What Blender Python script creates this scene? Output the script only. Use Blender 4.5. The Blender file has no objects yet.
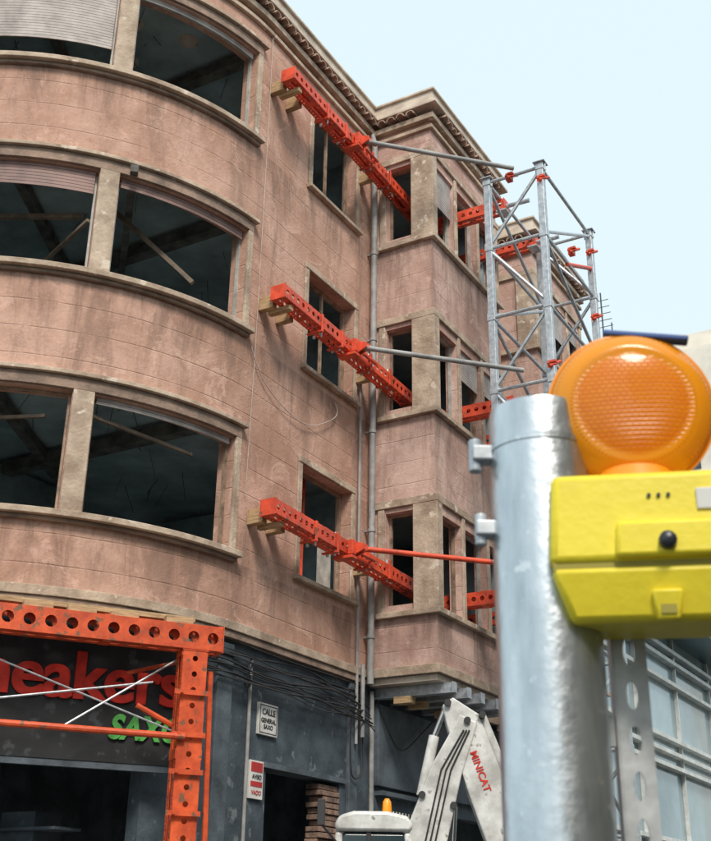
import bpy, bmesh, math, random
from mathutils import Vector, Matrix
random.seed(7)
rad=math.radians
SC=bpy.context.scene
COL=bpy.context.collection

# ---------------------------------------------------------------- materials
def mat(name, col, rough=0.7, metal=0.0, var=0.15, scale=3.0, bump=0.0, bscale=30.0, col2=None, trans=0.0, coat=0.0, stretch=None, contrast=(0.35,0.65), spots=None):
    m=bpy.data.materials.new(name); m.use_nodes=True
    nt=m.node_tree; b=nt.nodes['Principled BSDF']; L=nt.links.new
    b.inputs['Roughness'].default_value=rough; b.inputs['Metallic'].default_value=metal
    b.inputs['Transmission Weight'].default_value=trans
    b.inputs['Coat Weight'].default_value=coat
    tc=nt.nodes.new('ShaderNodeTexCoord'); mp=nt.nodes.new('ShaderNodeMapping')
    L(tc.outputs['Object'],mp.inputs[0])
    if stretch: mp.inputs['Scale'].default_value=stretch
    n=nt.nodes.new('ShaderNodeTexNoise'); n.inputs['Scale'].default_value=scale; n.inputs['Detail'].default_value=4; n.inputs['Roughness'].default_value=0.65
    L(mp.outputs[0],n.inputs['Vector'])
    r=nt.nodes.new('ShaderNodeValToRGB'); L(n.outputs['Fac'],r.inputs[0])
    c2=col2 or tuple(max(0,c*(1-var*2)) for c in col)
    r.color_ramp.elements[0].position=contrast[0]; r.color_ramp.elements[1].position=contrast[1]
    r.color_ramp.elements[0].color=(*c2,1); r.color_ramp.elements[1].color=(*[min(1,c*(1+var*.4)) for c in col],1)
    out=r.outputs[0]
    if spots:
        n2=nt.nodes.new('ShaderNodeTexNoise'); n2.inputs['Scale'].default_value=spots[1]; n2.inputs['Detail'].default_value=3
        L(tc.outputs['Object'],n2.inputs['Vector'])
        r2=nt.nodes.new('ShaderNodeValToRGB'); r2.color_ramp.elements[0].position=spots[2]; r2.color_ramp.elements[1].position=spots[2]+0.06
        L(n2.outputs['Fac'],r2.inputs[0])
        mx=nt.nodes.new('ShaderNodeMix'); mx.data_type='RGBA'; L(r2.outputs[0],mx.inputs[0]); L(out,mx.inputs[6]); mx.inputs[7].default_value=(*spots[0],1)
        out=mx.outputs[2]
    L(out,b.inputs['Base Color'])
    rr=nt.nodes.new('ShaderNodeMapRange'); rr.inputs[3].default_value=max(0.02,rough-0.12); rr.inputs[4].default_value=min(1,rough+0.12)
    L(n.outputs['Fac'],rr.inputs[0]); L(rr.outputs[0],b.inputs['Roughness'])
    if bump>0:
        n3=nt.nodes.new('ShaderNodeTexNoise'); n3.inputs['Scale'].default_value=bscale; n3.inputs['Detail'].default_value=2
        L(tc.outputs['Object'],n3.inputs['Vector'])
        bp=nt.nodes.new('ShaderNodeBump'); bp.inputs['Strength'].default_value=bump; bp.inputs['Distance'].default_value=0.02
        L(n3.outputs['Fac'],bp.inputs['Height']); L(bp.outputs[0],b.inputs['Normal'])
    return m

def stucco(name, base, light, dark, groove=0.36, gstr=0.32):
    m=bpy.data.materials.new(name); m.use_nodes=True
    nt=m.node_tree; b=nt.nodes['Principled BSDF']; L=nt.links.new
    b.inputs['Roughness'].default_value=0.92; b.inputs['Specular IOR Level'].default_value=0.25
    tc=nt.nodes.new('ShaderNodeTexCoord')
    def noise(sc,det=5,st=None,ro=0.6,dist=0):
        n=nt.nodes.new('ShaderNodeTexNoise'); n.inputs['Scale'].default_value=sc; n.inputs['Detail'].default_value=det
        n.inputs['Roughness'].default_value=ro; n.inputs['Distortion'].default_value=dist
        if st:
            mp=nt.nodes.new('ShaderNodeMapping'); mp.inputs['Scale'].default_value=st; L(tc.outputs['Object'],mp.inputs[0]); L(mp.outputs[0],n.inputs['Vector'])
        else: L(tc.outputs['Object'],n.inputs['Vector'])
        return n.outputs['Fac']
    def ramp(f,a,b2,ca=(0,0,0,1),cb=(1,1,1,1)):
        r=nt.nodes.new('ShaderNodeValToRGB'); r.color_ramp.elements[0].position=a; r.color_ramp.elements[1].position=b2
        r.color_ramp.elements[0].color=ca; r.color_ramp.elements[1].color=cb; L(f,r.inputs[0]); return r.outputs[0]
    def mix(f,a,b2,mode='MIX'):
        x=nt.nodes.new('ShaderNodeMix'); x.data_type='RGBA'; x.blend_type=mode
        if isinstance(f,float): x.inputs[0].default_value=f
        else: L(f,x.inputs[0])
        for s,i in ((a,6),(b2,7)):
            if isinstance(s,tuple): x.inputs[i].default_value=(*s,1)
            else: L(s,x.inputs[i])
        return x.outputs[2]
    def mth(op,a,b2=None):
        x=nt.nodes.new('ShaderNodeMath'); x.operation=op
        for s,i in ((a,0),(b2,1)):
            if s is None: continue
            if isinstance(s,(int,float)): x.inputs[i].default_value=s
            else: L(s,x.inputs[i])
        return x.outputs[0]
    big=noise(0.7,5,None,0.70,0.5)
    c=mix(ramp(big,0.40,0.60),base,light)
    streak=noise(1.4,5,(1.7,1.7,0.30),0.74,0.4)
    c=mix(mth('MULTIPLY',ramp(streak,0.50,0.70),0.85),c,dark)
    pat=noise(1.7,5,None,0.76,1.0)
    c=mix(mth('MULTIPLY',ramp(pat,0.56,0.62),0.6),c,tuple(min(1,x*1.13+0.035) for x in light))
    c=mix(mth('MULTIPLY',ramp(pat,0.34,0.42,(1,1,1,1),(0,0,0,1)),0.45),c,dark)
    fine=noise(22,3,None,0.7)
    c=mix(mth('MULTIPLY',ramp(fine,0.35,0.8),0.28),c,dark)
    sx=nt.nodes.new('ShaderNodeSeparateXYZ'); L(tc.outputs['Object'],sx.inputs[0])
    # soot running below the sills of each storey
    ph=mth('FRACT',mth('DIVIDE',mth('SUBTRACT',sx.outputs[2],2.60),3.105))
    soot=mth('MULTIPLY',ramp(ph,0.74,1.0),ramp(streak,0.40,0.58))
    c=mix(mth('MULTIPLY',soot,0.6),c,tuple(x*0.65 for x in dark))
    zz=mth('ADD',sx.outputs[2],mth('MULTIPLY',big,0.03))
    fr=mth('FRACT',mth('DIVIDE',zz,groove))
    d=mth('ABSOLUTE',mth('SUBTRACT',fr,0.5))
    g=ramp(d,0.0,0.030,(1,1,1,1),(0,0,0,1))
    gm=mth('MULTIPLY',g,ramp(pat,0.38,0.54))
    c=mix(mth('MULTIPLY',gm,gstr),c,tuple(x*0.5 for x in dark))
    L(c,b.inputs['Base Color'])
    bp=nt.nodes.new('ShaderNodeBump'); bp.inputs['Strength'].default_value=0.45; bp.inputs['Distance'].default_value=0.015
    hgt=mth('SUBTRACT',mth('ADD',fine,mth('MULTIPLY',pat,2.0)),mth('MULTIPLY',gm,gstr*4.5))
    L(hgt,bp.inputs['Height']); L(bp.outputs[0],b.inputs['Normal'])
    return m

M={}
M['stucco']=stucco('stucco_pink_brown',(0.435,0.252,0.185),(0.58,0.365,0.285),(0.27,0.166,0.128))
M['stucco2']=stucco('stucco_bay',(0.44,0.265,0.215),(0.60,0.425,0.365),(0.285,0.18,0.147),gstr=0.24)
M['trim']=mat('trim_stone',(0.49,0.39,0.30),0.9,var=0.25,scale=2.5,bump=0.4,bscale=25,col2=(0.28,0.205,0.15),spots=((0.60,0.51,0.42),6,0.62))
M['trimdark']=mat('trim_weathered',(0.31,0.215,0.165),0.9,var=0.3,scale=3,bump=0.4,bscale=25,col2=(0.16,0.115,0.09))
M['parapet']=mat('parapet_render',(0.62,0.53,0.44),0.9,var=0.2,scale=2,bump=0.3,col2=(0.38,0.30,0.24))
M['tile']=mat('roof_tile_terracotta',(0.46,0.32,0.24),0.85,var=0.3,scale=5,bump=0.3,col2=(0.28,0.18,0.14))
M['inner']=mat('interior_plaster',(0.30,0.38,0.40),0.95,var=0.3,scale=1.2,col2=(0.15,0.20,0.215))
M['ceil']=mat('interior_ceiling',(0.40,0.49,0.50),0.95,var=0.3,scale=1.0,col2=(0.21,0.27,0.28))
M['slat']=mat('shutter_slats',(0.42,0.38,0.355),0.6,var=0.2,scale=3,col2=(0.25,0.21,0.20))
M['slatpink']=mat('shutter_slats_brown',(0.27,0.165,0.145),0.6,var=0.2,scale=3)
M['frame']=mat('window_frame_wood',(0.34,0.235,0.165),0.7,var=0.3,scale=6)
M['framew']=mat('window_frame_white',(0.48,0.46,0.42),0.6,var=0.2,scale=5)
M['joist']=mat('old_joist',(0.16,0.15,0.135),0.85,var=0.3,scale=4)
M['wood']=mat('raw_timber',(0.48,0.33,0.18),0.75,var=0.25,scale=6,stretch=(1,1,8),col2=(0.28,0.18,0.095))
M['batten']=mat('dusty_batten',(0.17,0.13,0.095),0.8,var=0.25,scale=6)
M['red']=mat('red_orange_steel_paint',(0.76,0.088,0.034),0.5,var=0.2,scale=5,bump=0.08,col2=(0.48,0.052,0.022),spots=((0.17,0.075,0.05),11,0.62))
M['orange']=mat('orange_steel_paint',(0.68,0.100,0.025),0.5,var=0.2,scale=5,bump=0.08,col2=(0.44,0.058,0.02),spots=((0.20,0.09,0.05),9,0.60))
M['galv']=mat('galvanised_steel',(0.54,0.57,0.60),0.45,metal=0.6,var=0.2,scale=14,bump=0.05,col2=(0.36,0.39,0.42))
M['galvstrip']=mat('galvanised_strip',(0.62,0.64,0.65),0.5,metal=0.35,var=0.15,scale=20,bump=0.05)
M['galvpost']=mat('galvanised_post',(0.62,0.66,0.69),0.33,metal=0.92,var=0.2,scale=18,bump=0.06,bscale=60,col2=(0.42,0.465,0.50),stretch=(1,1,0.25),spots=((0.72,0.74,0.75),55,0.64))
M['pipe']=mat('grey_pipe',(0.34,0.335,0.33),0.6,var=0.2,scale=4)
M['pipew']=mat('pale_pipe',(0.50,0.46,0.43),0.6,var=0.2,scale=4)
M['cable']=mat('black_cable',(0.025,0.025,0.027),0.6)
M['cablew']=mat('pale_cable',(0.55,0.47,0.42),0.6)
M['shop']=mat('shop_wall_dark_paint',(0.070,0.092,0.112),0.75,var=0.3,scale=2.2,bump=0.3,col2=(0.030,0.042,0.054),spots=((0.15,0.17,0.185),5,0.63))
M['shop2']=mat('shop_fascia_slate',(0.10,0.125,0.15),0.7,var=0.3,scale=2,bump=0.2)
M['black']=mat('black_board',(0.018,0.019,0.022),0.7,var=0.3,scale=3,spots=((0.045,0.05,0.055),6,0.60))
M['letred']=mat('letter_red',(0.66,0.026,0.012),0.6,var=0.18,scale=5)
M['letgreen']=mat('letter_green',(0.10,0.45,0.09),0.6,var=0.2,scale=6)
M['white']=mat('white_sign',(0.70,0.69,0.66),0.5,var=0.12,scale=6)
M['signred']=mat('sign_red',(0.55,0.03,0.03),0.5)
M['brick']=mat('exposed_brick',(0.27,0.17,0.125),0.9,var=0.4,scale=9,bump=0.9,bscale=14,col2=(0.12,0.08,0.065))
M['yellow']=mat('yellow_plastic',(0.82,0.67,0.030),0.42,var=0.08,scale=8,bump=0.04,bscale=90,col2=(0.72,0.58,0.028),spots=((0.52,0.43,0.05),17,0.69))
M['olive']=mat('yellow_plastic_shadow_tone',(0.36,0.30,0.04),0.6)  # darker yellow: shadow line of the lid seam put into colour, also latch square
M['darkblue']=mat('dark_blue_plastic',(0.035,0.10,0.34),0.5)
M['blackpl']=mat('black_plastic',(0.02,0.022,0.03),0.35)
M['exwhite']=mat('excavator_white_paint',(0.66,0.66,0.64),0.38,var=0.15,scale=4,bump=0.05,coat=0.2,col2=(0.40,0.39,0.37),spots=((0.28,0.26,0.23),8,0.64))
M['exdark']=mat('excavator_dark',(0.03,0.03,0.032),0.6,scale=6)
M['glassd']=mat('dark_glass',(0.03,0.05,0.06),0.08,var=0.1)
M['chrome']=mat('cylinder_rod',(0.6,0.6,0.6),0.2,metal=1.0)
M['asphalt']=mat('asphalt',(0.055,0.055,0.056),0.9,var=0.3,scale=8,bump=0.6,bscale=90)
M['paving']=mat('paving',(0.25,0.24,0.225),0.9,var=0.25,scale=4,bump=0.3)
M['kerb']=mat('kerb_stone',(0.33,0.32,0.30),0.85,var=0.2,scale=4,bump=0.3)
M['paint']=mat('road_paint',(0.75,0.75,0.72),0.7,var=0.2,scale=8)
M['groundm']=mat('ground_earth',(0.16,0.145,0.12),0.95,var=0.3,scale=0.5)
M['pale']=mat('pale_render',(0.70,0.65,0.57),0.9,var=0.12,scale=0.3)
M['bluegl']=mat('curtain_glass',(0.26,0.36,0.40),0.15,var=0.4,scale=0.25,coat=0.3,col2=(0.10,0.16,0.18))
M['mullion']=mat('aluminium_louvre',(0.66,0.68,0.66),0.5,metal=0.1)
M['concrete']=mat('concrete_fascia',(0.52,0.53,0.53),0.8,var=0.15,scale=2)
M['teal']=mat('teal_metal',(0.05,0.13,0.16),0.4,var=0.2)
M['ochre']=mat('ochre_render',(0.46,0.37,0.26),0.9,var=0.2,scale=1.2)

def lens_mat():
    m=bpy.data.materials.new('amber_lens'); m.use_nodes=True
    nt=m.node_tree; b=nt.nodes['Principled BSDF']; L=nt.links.new
    b.inputs['Roughness'].default_value=0.22; b.inputs['Specular IOR Level'].default_value=0.5
    b.inputs['Coat Weight'].default_value=0.35; b.inputs['Coat Roughness'].default_value=0.05
    tc=nt.nodes.new('ShaderNodeTexCoord')
    br=nt.nodes.new('ShaderNodeTexBrick'); br.inputs['Scale'].default_value=1.0; br.inputs['Brick Width'].default_value=0.0075; br.inputs['Row Height'].default_value=0.0052
    br.inputs['Mortar Size'].default_value=0.0009; br.inputs['Mortar Smooth'].default_value=1.0
    br.inputs['Color1'].default_value=(1.0,0.35,0.006,1); br.inputs['Color2'].default_value=(0.97,0.30,0.006,1); br.inputs['Mortar'].default_value=(0.86,0.21,0.003,1)
    L(tc.outputs['Object'],br.inputs['Vector'])
    ln=nt.nodes.new('ShaderNodeVectorMath'); ln.operation='LENGTH'
    mp2=nt.nodes.new('ShaderNodeMapping'); mp2.inputs['Scale'].default_value=(1,1.1,0); L(tc.outputs['Object'],mp2.inputs[0]); L(mp2.outputs[0],ln.inputs[0])
    lt=nt.nodes.new('ShaderNodeMapRange'); L(ln.outputs['Value'],lt.inputs[0]); lt.inputs[1].default_value=0.070; lt.inputs[2].default_value=0.060
    lt.inputs[3].default_value=0; lt.inputs[4].default_value=1
    mx=nt.nodes.new('ShaderNodeMix'); mx.data_type='RGBA'; L(lt.outputs[0],mx.inputs[0]); mx.inputs[6].default_value=(1.0,0.42,0.010,1); L(br.outputs['Color'],mx.inputs[7])
    L(mx.outputs[2],b.inputs['Base Color'])
    bp=nt.nodes.new('ShaderNodeBump'); bp.inputs['Strength'].default_value=0.35; bp.inputs['Distance'].default_value=0.002
    iv=nt.nodes.new('ShaderNodeMath'); iv.operation='MULTIPLY'; L(br.outputs['Fac'],iv.inputs[0]); L(lt.outputs[0],iv.inputs[1])
    bp.invert=True
    L(iv.outputs[0],bp.inputs['Height']); L(bp.outputs[0],b.inputs['Normal'])
    tr=nt.nodes.new('ShaderNodeBsdfTranslucent'); L(mx.outputs[2],tr.inputs[0])
    ms=nt.nodes.new('ShaderNodeMixShader'); ms.inputs[0].default_value=0.35
    out=nt.nodes['Material Output']; L(b.outputs[0],ms.inputs[1]); L(tr.outputs[0],ms.inputs[2]); L(ms.outputs[0],out.inputs[0])
    return m
M['lens']=lens_mat()
M['lensrim']=mat('amber_rim',(0.98,0.32,0.01),0.35,var=0.1,coat=0.1)

# ---------------------------------------------------------------- mesh helpers
def group(name, loc=(0,0,0), rot=0.0):
    e=bpy.data.objects.new(name,None); COL.objects.link(e); e.location=loc; e.rotation_euler=(0,0,rot); return e
class B:
    """accumulates geometry for one part"""
    def __init__(s): s.v=[]; s.f=[]
    def add(s,vs,fs):
        o=len(s.v); s.v+= [tuple(v) for v in vs]; s.f+=[tuple(i+o for i in f) for f in fs]
    def quad(s,a,b,c,d): s.add([a,b,c,d],[(0,1,2,3)])
    def box(s,lo,hi,mtx=None):
        x0,y0,z0=lo;x1,y1,z1=hi
        vs=[Vector(p) for p in ((x0,y0,z0),(x1,y0,z0),(x1,y1,z0),(x0,y1,z0),(x0,y0,z1),(x1,y0,z1),(x1,y1,z1),(x0,y1,z1))]
        if mtx: vs=[mtx@v for v in vs]
        s.add(vs,[(0,3,2,1),(4,5,6,7),(0,1,5,4),(1,2,6,5),(2,3,7,6),(3,0,4,7)])
    def tube(s,a,b,r,n=10,r2=None,caps=True,sq=False):
        a=Vector(a);b=Vector(b);d=(b-a)
        if d.length<1e-6: return
        d.normalize(); up=Vector((0,0,1)) if abs(d.z)<0.95 else Vector((1,0,0))
        e1=d.cross(up).normalized(); e2=e1.cross(d)
        if sq: n=4; r=r*1.414; ph=math.pi/4
        else: ph=0
        r2=r if r2 is None else r2
        vs=[]
        for p,rr in ((a,r),(b,r2)):
            for i in range(n):
                t=2*math.pi*i/n+ph; vs.append(p+e1*math.cos(t)*rr+e2*math.sin(t)*rr)
        fs=[(i,(i+1)%n,n+(i+1)%n,n+i) for i in range(n)]
        if caps: fs+= [tuple(range(n-1,-1,-1)),tuple(range(n,2*n))]
        s.add(vs,fs)
    def lathe(s,prof,n=32,mtx=None):
        vs=[];fs=[]
        for (r,z) in prof:
            for i in range(n):
                t=2*math.pi*i/n; v=Vector((r*math.cos(t),r*math.sin(t),z)); vs.append(mtx@v if mtx else v)
        for k in range(len(prof)-1):
            for i in range(n):
                fs.append((k*n+i,k*n+(i+1)%n,(k+1)*n+(i+1)%n,(k+1)*n+i))
        s.add(vs,fs)
    def prism(s,poly,axis_from,axis_to,mtx=None):
        """poly in (x,z), extruded along y"""
        n=len(poly); vs=[Vector((x,axis_from,z)) for x,z in poly]+[Vector((x,axis_to,z)) for x,z in poly]
        if mtx: vs=[mtx@v for v in vs]
        fs=[tuple(range(n)),tuple(range(2*n-1,n-1,-1))]+[(i,i+n,(i+1)%n+n,(i+1)%n) for i in range(n)]
        s.add(vs,fs)
    def obj(s,name,m,parent=None,smooth=False,bevel=0,mtx=None,solid=0,angle=35):
        me=bpy.data.meshes.new(name); me.from_pydata(s.v,[],s.f); me.update()
        bm=bmesh.new(); bm.from_mesh(me)
        bmesh.ops.remove_doubles(bm,verts=bm.verts,dist=1e-5)
        bmesh.ops.recalc_face_normals(bm,faces=bm.faces); bm.to_mesh(me); bm.free()
        me.materials.append(m)
        o=bpy.data.objects.new(name,me); COL.objects.link(o)
        if parent: o.parent=parent
        if mtx: o.matrix_local=mtx
        if solid:
            md=o.modifiers.new('s','SOLIDIFY'); md.thickness=solid; md.offset=0
        if bevel:
            md=o.modifiers.new('b','BEVEL'); md.width=bevel; md.segments=2; md.limit_method='ANGLE'; md.angle_limit=rad(40)
        if smooth:
            me.shade_smooth() if hasattr(me,'shade_smooth') else None
            try:
                me.set_sharp_from_angle(angle=rad(angle))
            except Exception: pass
        return o

def curve(name,pts,r,m,parent):
    c=bpy.data.curves.new(name,'CURVE'); c.dimensions='3D'; c.bevel_depth=r; c.bevel_resolution=2
    sp=c.splines.new('NURBS'); sp.points.add(len(pts)-1)
    for i,p in enumerate(pts): sp.points[i].co=(*p,1)
    sp.use_endpoint_u=True; sp.order_u=3; c.materials.append(m)
    o=bpy.data.objects.new(name,c); COL.objects.link(o); o.parent=parent; return o

def text(name,body,size,m,parent,mtx,ext=0.01,off=0.0,shear=0,align='LEFT',sx=1.0,spc=1.0):
    t=bpy.data.curves.new(name,'FONT'); t.body=body; t.size=size; t.extrude=ext; t.offset=off; t.shear=shear; t.align_x=align; t.space_character=spc; t.materials.append(m)
    o=bpy.data.objects.new(name,t); COL.objects.link(o); o.parent=parent; o.matrix_local=mtx@Matrix.Diagonal((sx,1,1,1)); return o

class Path:
    def __init__(s,pts):
        s.p=[Vector((x,y)) for x,y in pts]; s.s=[0]
        for a,b in zip(s.p,s.p[1:]): s.s.append(s.s[-1]+(b-a).length)
        s.d=[(b-a).normalized() for a,b in zip(s.p,s.p[1:])]
        s.n=[Vector((d.y,-d.x)) for d in s.d]
    def at(s,q,off=0.0):
        for i,t in enumerate(s.s):
            if abs(q-t)<1e-5:
                if i==0: return s.p[0]+s.n[0]*off
                if i==len(s.p)-1: return s.p[-1]+s.n[-1]*off
                n1,n2=s.n[i-1],s.n[i]; b=(n1+n2); 
                if b.length<1e-6: return s.p[i]+n1*off
                b.normalize(); return s.p[i]+b*(off/max(0.2,b.dot(n1)))
        for i in range(len(s.d)):
            if s.s[i]<q<s.s[i+1]: return s.p[i]+s.d[i]*(q-s.s[i])+s.n[i]*off
        return s.p[-1]+s.n[-1]*off
    def brk(s,a,b): return [a]+[t for t in s.s if a+1e-4<t<b-1e-4]+[b]
    def P(s,q,off,z): p=s.at(q,off); return Vector((p.x,p.y,z))
    def dirn(s,q):
        for i in range(len(s.d)):
            if s.s[i]-1e-6<=q<=s.s[i+1]+1e-6: return s.d[i],s.n[i]
    def band(s,bb,a,b,z0,z1,o0,o1):
        k=s.brk(a,b)
        for u,w in zip(k,k[1:]):
            A0,A1,A2,A3=s.P(u,o0,z0),s.P(u,o1,z0),s.P(u,o1,z1),s.P(u,o0,z1)
            C0,C1,C2,C3=s.P(w,o0,z0),s.P(w,o1,z0),s.P(w,o1,z1),s.P(w,o0,z1)
            bb.quad(A1,C1,C2,A2); bb.quad(A0,C0,C1,A1); bb.quad(A3,A2,C2,C3); bb.quad(A0,A3,C3,C0)
            if u==a: bb.quad(A0,A1,A2,A3)
            if w==b: bb.quad(C0,C3,C2,C1)
    def wall(s,bb,a,b,z0,z1,ops,th,bi=None):
        ss=sorted(set([round(t,5) for t in s.brk(a,b)]+[round(o[0],5) for o in ops]+[round(o[1],5) for o in ops]))
        ss=[t for t in ss if a-1e-4<=t<=b+1e-4]
        zs=sorted(set([z0,z1]+[round(o[2],5) for o in ops]+[round(o[3],5) for o in ops]))
        zs=[z for z in zs if z0<=z<=z1]
        bi=bi or bb
        for u,w in zip(ss,ss[1:]):
            for p,q in zip(zs,zs[1:]):
                cu,cz=(u+w)/2,(p+q)/2
                if any(o[0]<cu<o[1] and o[2]<cz<o[3] for o in ops): continue
                bb.quad(s.P(u,0,p),s.P(w,0,p),s.P(w,0,q),s.P(u,0,q))
                bi.quad(s.P(u,-th,p),s.P(u,-th,q),s.P(w,-th,q),s.P(w,-th,p))
        for o in ops:
            k=s.brk(o[0],o[1])
            for u,w in zip(k,k[1:]):
                for z in (o[2],o[3]): bb.quad(s.P(u,0,z),s.P(w,0,z),s.P(w,-th,z),s.P(u,-th,z))
            for t in (o[0],o[1]): bb.quad(s.P(t,0,o[2]),s.P(t,0,o[3]),s.P(t,-th,o[3]),s.P(t,-th,o[2]))

# ---------------------------------------------------------------- main building
RC=3.9; CX,CY=-3.9,11.4
arc=[(CX+RC*math.cos(rad(f)),CY-RC*math.sin(rad(f))) for f in range(88,0,-2)]
YB=14.5; XB=1.12
up=Path([(-12,7.5),(-3.9,7.5)]+arc+[(0,11.4),(0,YB),(XB,YB),(XB,17.2),(0,17.2),(0,19.0),(XB,19.0),(XB,21.7),(0,21.7),(0,22.2)])
S90=8.1; 
def vs(pt):
    for p,t in zip(up.p,up.s):
        if (p-Vector(pt)).length<1e-4: return t
S0=vs((0,11.4)); SR=vs((0,YB)); SS=vs((XB,YB)); SS2=vs((XB,17.2)); SM2=vs((0,17.2)); SR2=vs((0,19.0)); SB2=vs((XB,19.0)); SE=up.s[-1]
def sphi(f): return S90+(S0-S90)*(90-f)/90
sy=lambda y:S0+(y-11.4)
sr=lambda x:SR+x
ssd=lambda y:SS+(y-YB)
sb2=lambda y:SB2+(y-19.0)
bld=group('apartment_building')
Z0,Z1=4.85,14.38
ops=[];lv=[0,3.11,6.21]
ARC=[(sphi(35),sphi(5.5)),(sphi(66),sphi(38.8))]
for dz in lv:
    for a,b in ARC: ops.append((a,b,5.82+dz,7.32+dz,'arc'))
    ops.append((sy(12.58),sy(13.93),5.88+dz,7.50+dz,'flat'))
    ops.append((sr(0.28),sr(0.74),5.88+dz,7.30+dz,'ret'))
    for y0,y1 in ((14.66,15.34),(15.46,16.25),(16.37,17.05)): ops.append((ssd(y0),ssd(y1),5.78+dz,7.22+dz,'side'))
    ops.append((SM2+0.5,SM2+1.4,5.88+dz,7.5+dz,'flat'))
    for y0,y1 in ((19.16,19.84),(20.0,20.75),(20.9,21.55)): ops.append((sb2(y0),sb2(y1),5.78+dz,7.22+dz,'side'))
    ops.append((2.0,3.6,5.9+dz,7.3+dz,'flat')); ops.append((5.0,6.6,5.9+dz,7.3+dz,'flat'))
w=B(); wb=B(); wi=B()
up.wall(w,0,SR,Z0,Z1,[o for o in ops if o[1]<=SR],0.26,wi)
up.wall(wb,SR,SE,Z0,Z1,[o for o in ops if o[0]>=SR],0.2,wi)
w.obj('upper_walls',M['stucco'],bld); wb.obj('bay_walls',M['stucco2'],bld); wi.obj('inner_plaster_faces',M['inner'],bld)

# trims
t=B(); td=B()
for dz in lv:
    a,b=ARC[1][0]-0.10,ARC[0][1]+0.10
    up.band(t,a-0.05,b+0.04,5.745+dz,5.82+dz,0,0.13)
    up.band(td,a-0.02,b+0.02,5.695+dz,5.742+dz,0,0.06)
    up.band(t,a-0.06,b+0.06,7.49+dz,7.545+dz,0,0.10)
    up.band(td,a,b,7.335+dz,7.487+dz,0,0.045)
    up.band(t,a,ARC[1][0]-0.003,5.823+dz,7.333+dz,0,0.045); up.band(t,ARC[0][1]+0.003,b,5.823+dz,7.333+dz,0,0.045)
    up.band(t,ARC[1][1]+0.005,ARC[0][0]-0.005,5.823+dz,7.333+dz,-0.02,0.05)
    for o in ops:
        if abs(o[3]-7.5-dz)<0.01 and o[4]=='flat' and o[2]>5:
            up.band(t,o[0]-0.10,o[0]-0.002,5.883+dz,7.50+dz,0,0.03); up.band(t,o[1]+0.002,o[1]+0.10,5.883+dz,7.50+dz,0,0.03)
            up.band(t,o[0]-0.10,o[1]+0.10,7.503+dz,7.60+dz,0,0.04); up.band(t,o[0]-0.13,o[1]+0.13,5.82+dz,5.88+dz,0,0.09)
    for base,x0 in ((SR,SR),(SR2,SR2)):
        bs=base+XB
        up.band(t,x0+0.16,bs+2.7,5.69+dz,5.772+dz,0,0.08)
        up.band(t,x0+0.02,bs+2.7,7.37+dz,7.49+dz,0,0.045)
        up.band(t,x0+0.76,bs+0.14,5.775+dz,7.367+dz,0,0.045)
        up.band(t,x0+0.16,x0+0.27,5.775+dz,7.367+dz,0,0.03)
        for y0,y1 in ((0.85,0.95),(1.76,1.86),(2.57,2.69)): up.band(t,bs+y0,bs+y1,5.775+dz,7.367+dz,0,0.03)
up.band(t,0.1,SR-0.05,4.85,4.96,0,0.06)
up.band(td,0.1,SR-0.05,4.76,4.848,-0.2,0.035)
up.band(t,SR+0.03,SE-0.1,4.85,4.98,0,0.05)
up.band(t,0.1,SE-0.1,14.08,14.15,0,0.06)
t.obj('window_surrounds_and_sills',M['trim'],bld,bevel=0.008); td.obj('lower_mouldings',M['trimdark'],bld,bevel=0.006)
sf=B()
for y0 in (YB,19.0): sf.box((0.01,y0+0.02,4.76),(XB-0.02,y0+2.68,4.849))
sf.obj('bay_soffits',M['parapet'],bld)

# cornice: scalloped tile ends + parapet
tl=B(); q=0.2
while q<SE-0.1:
    ok=all(abs(q-v)>0.13 for v in (SR,SS,SS2,SM2,SR2,SB2))
    if ok:
        d,n=up.dirn(q); p=up.at(q,0); r=0.082+random.uniform(-.004,.004)
        d3=Vector((d.x,d.y,0)); n3=Vector((n.x,n.y,0)); c=Vector((p.x,p.y,14.38+random.uniform(-.008,.008)))
        L0,L1=-0.05,0.19+random.uniform(-.015,.02); k=8; vv=[];ff=[]
        for L_ in (L0,L1):
            for rr in (r,r-0.018):
                for i in range(k+1):
                    th=math.pi*i/k; vv.append(c+n3*L_+d3*math.cos(th)*rr+Vector((0,0,math.sin(th)*rr)))
        m_=k+1
        for i in range(k):
            ff+=[(i,i+1,2*m_+i+1,2*m_+i),(m_+i,3*m_+i,3*m_+i+1,m_+i+1),(2*m_+i,2*m_+i+1,3*m_+i+1,3*m_+i)]
        tl.add(vv,ff)
    q+=0.185
tl.obj('eave_tile_ends',M['tile'],bld,smooth=True)
pp=B()
up.band(pp,0.05,SE-0.05,14.25,14.36,0,0.10); 
pp.obj('eave_corbel',M['trim'],bld,bevel=0.01)
pp=B(); up.band(pp,0.05,SE-0.05,14.475,14.53,-0.25,0.20); up.band(pp,0.05,SE-0.05,14.533,14.80,-0.25,0.10); up.band(pp,0.05,SE-0.05,14.803,14.85,-0.27,0.14)
pp.obj('parapet',M['parapet'],bld,bevel=0.01)

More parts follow.
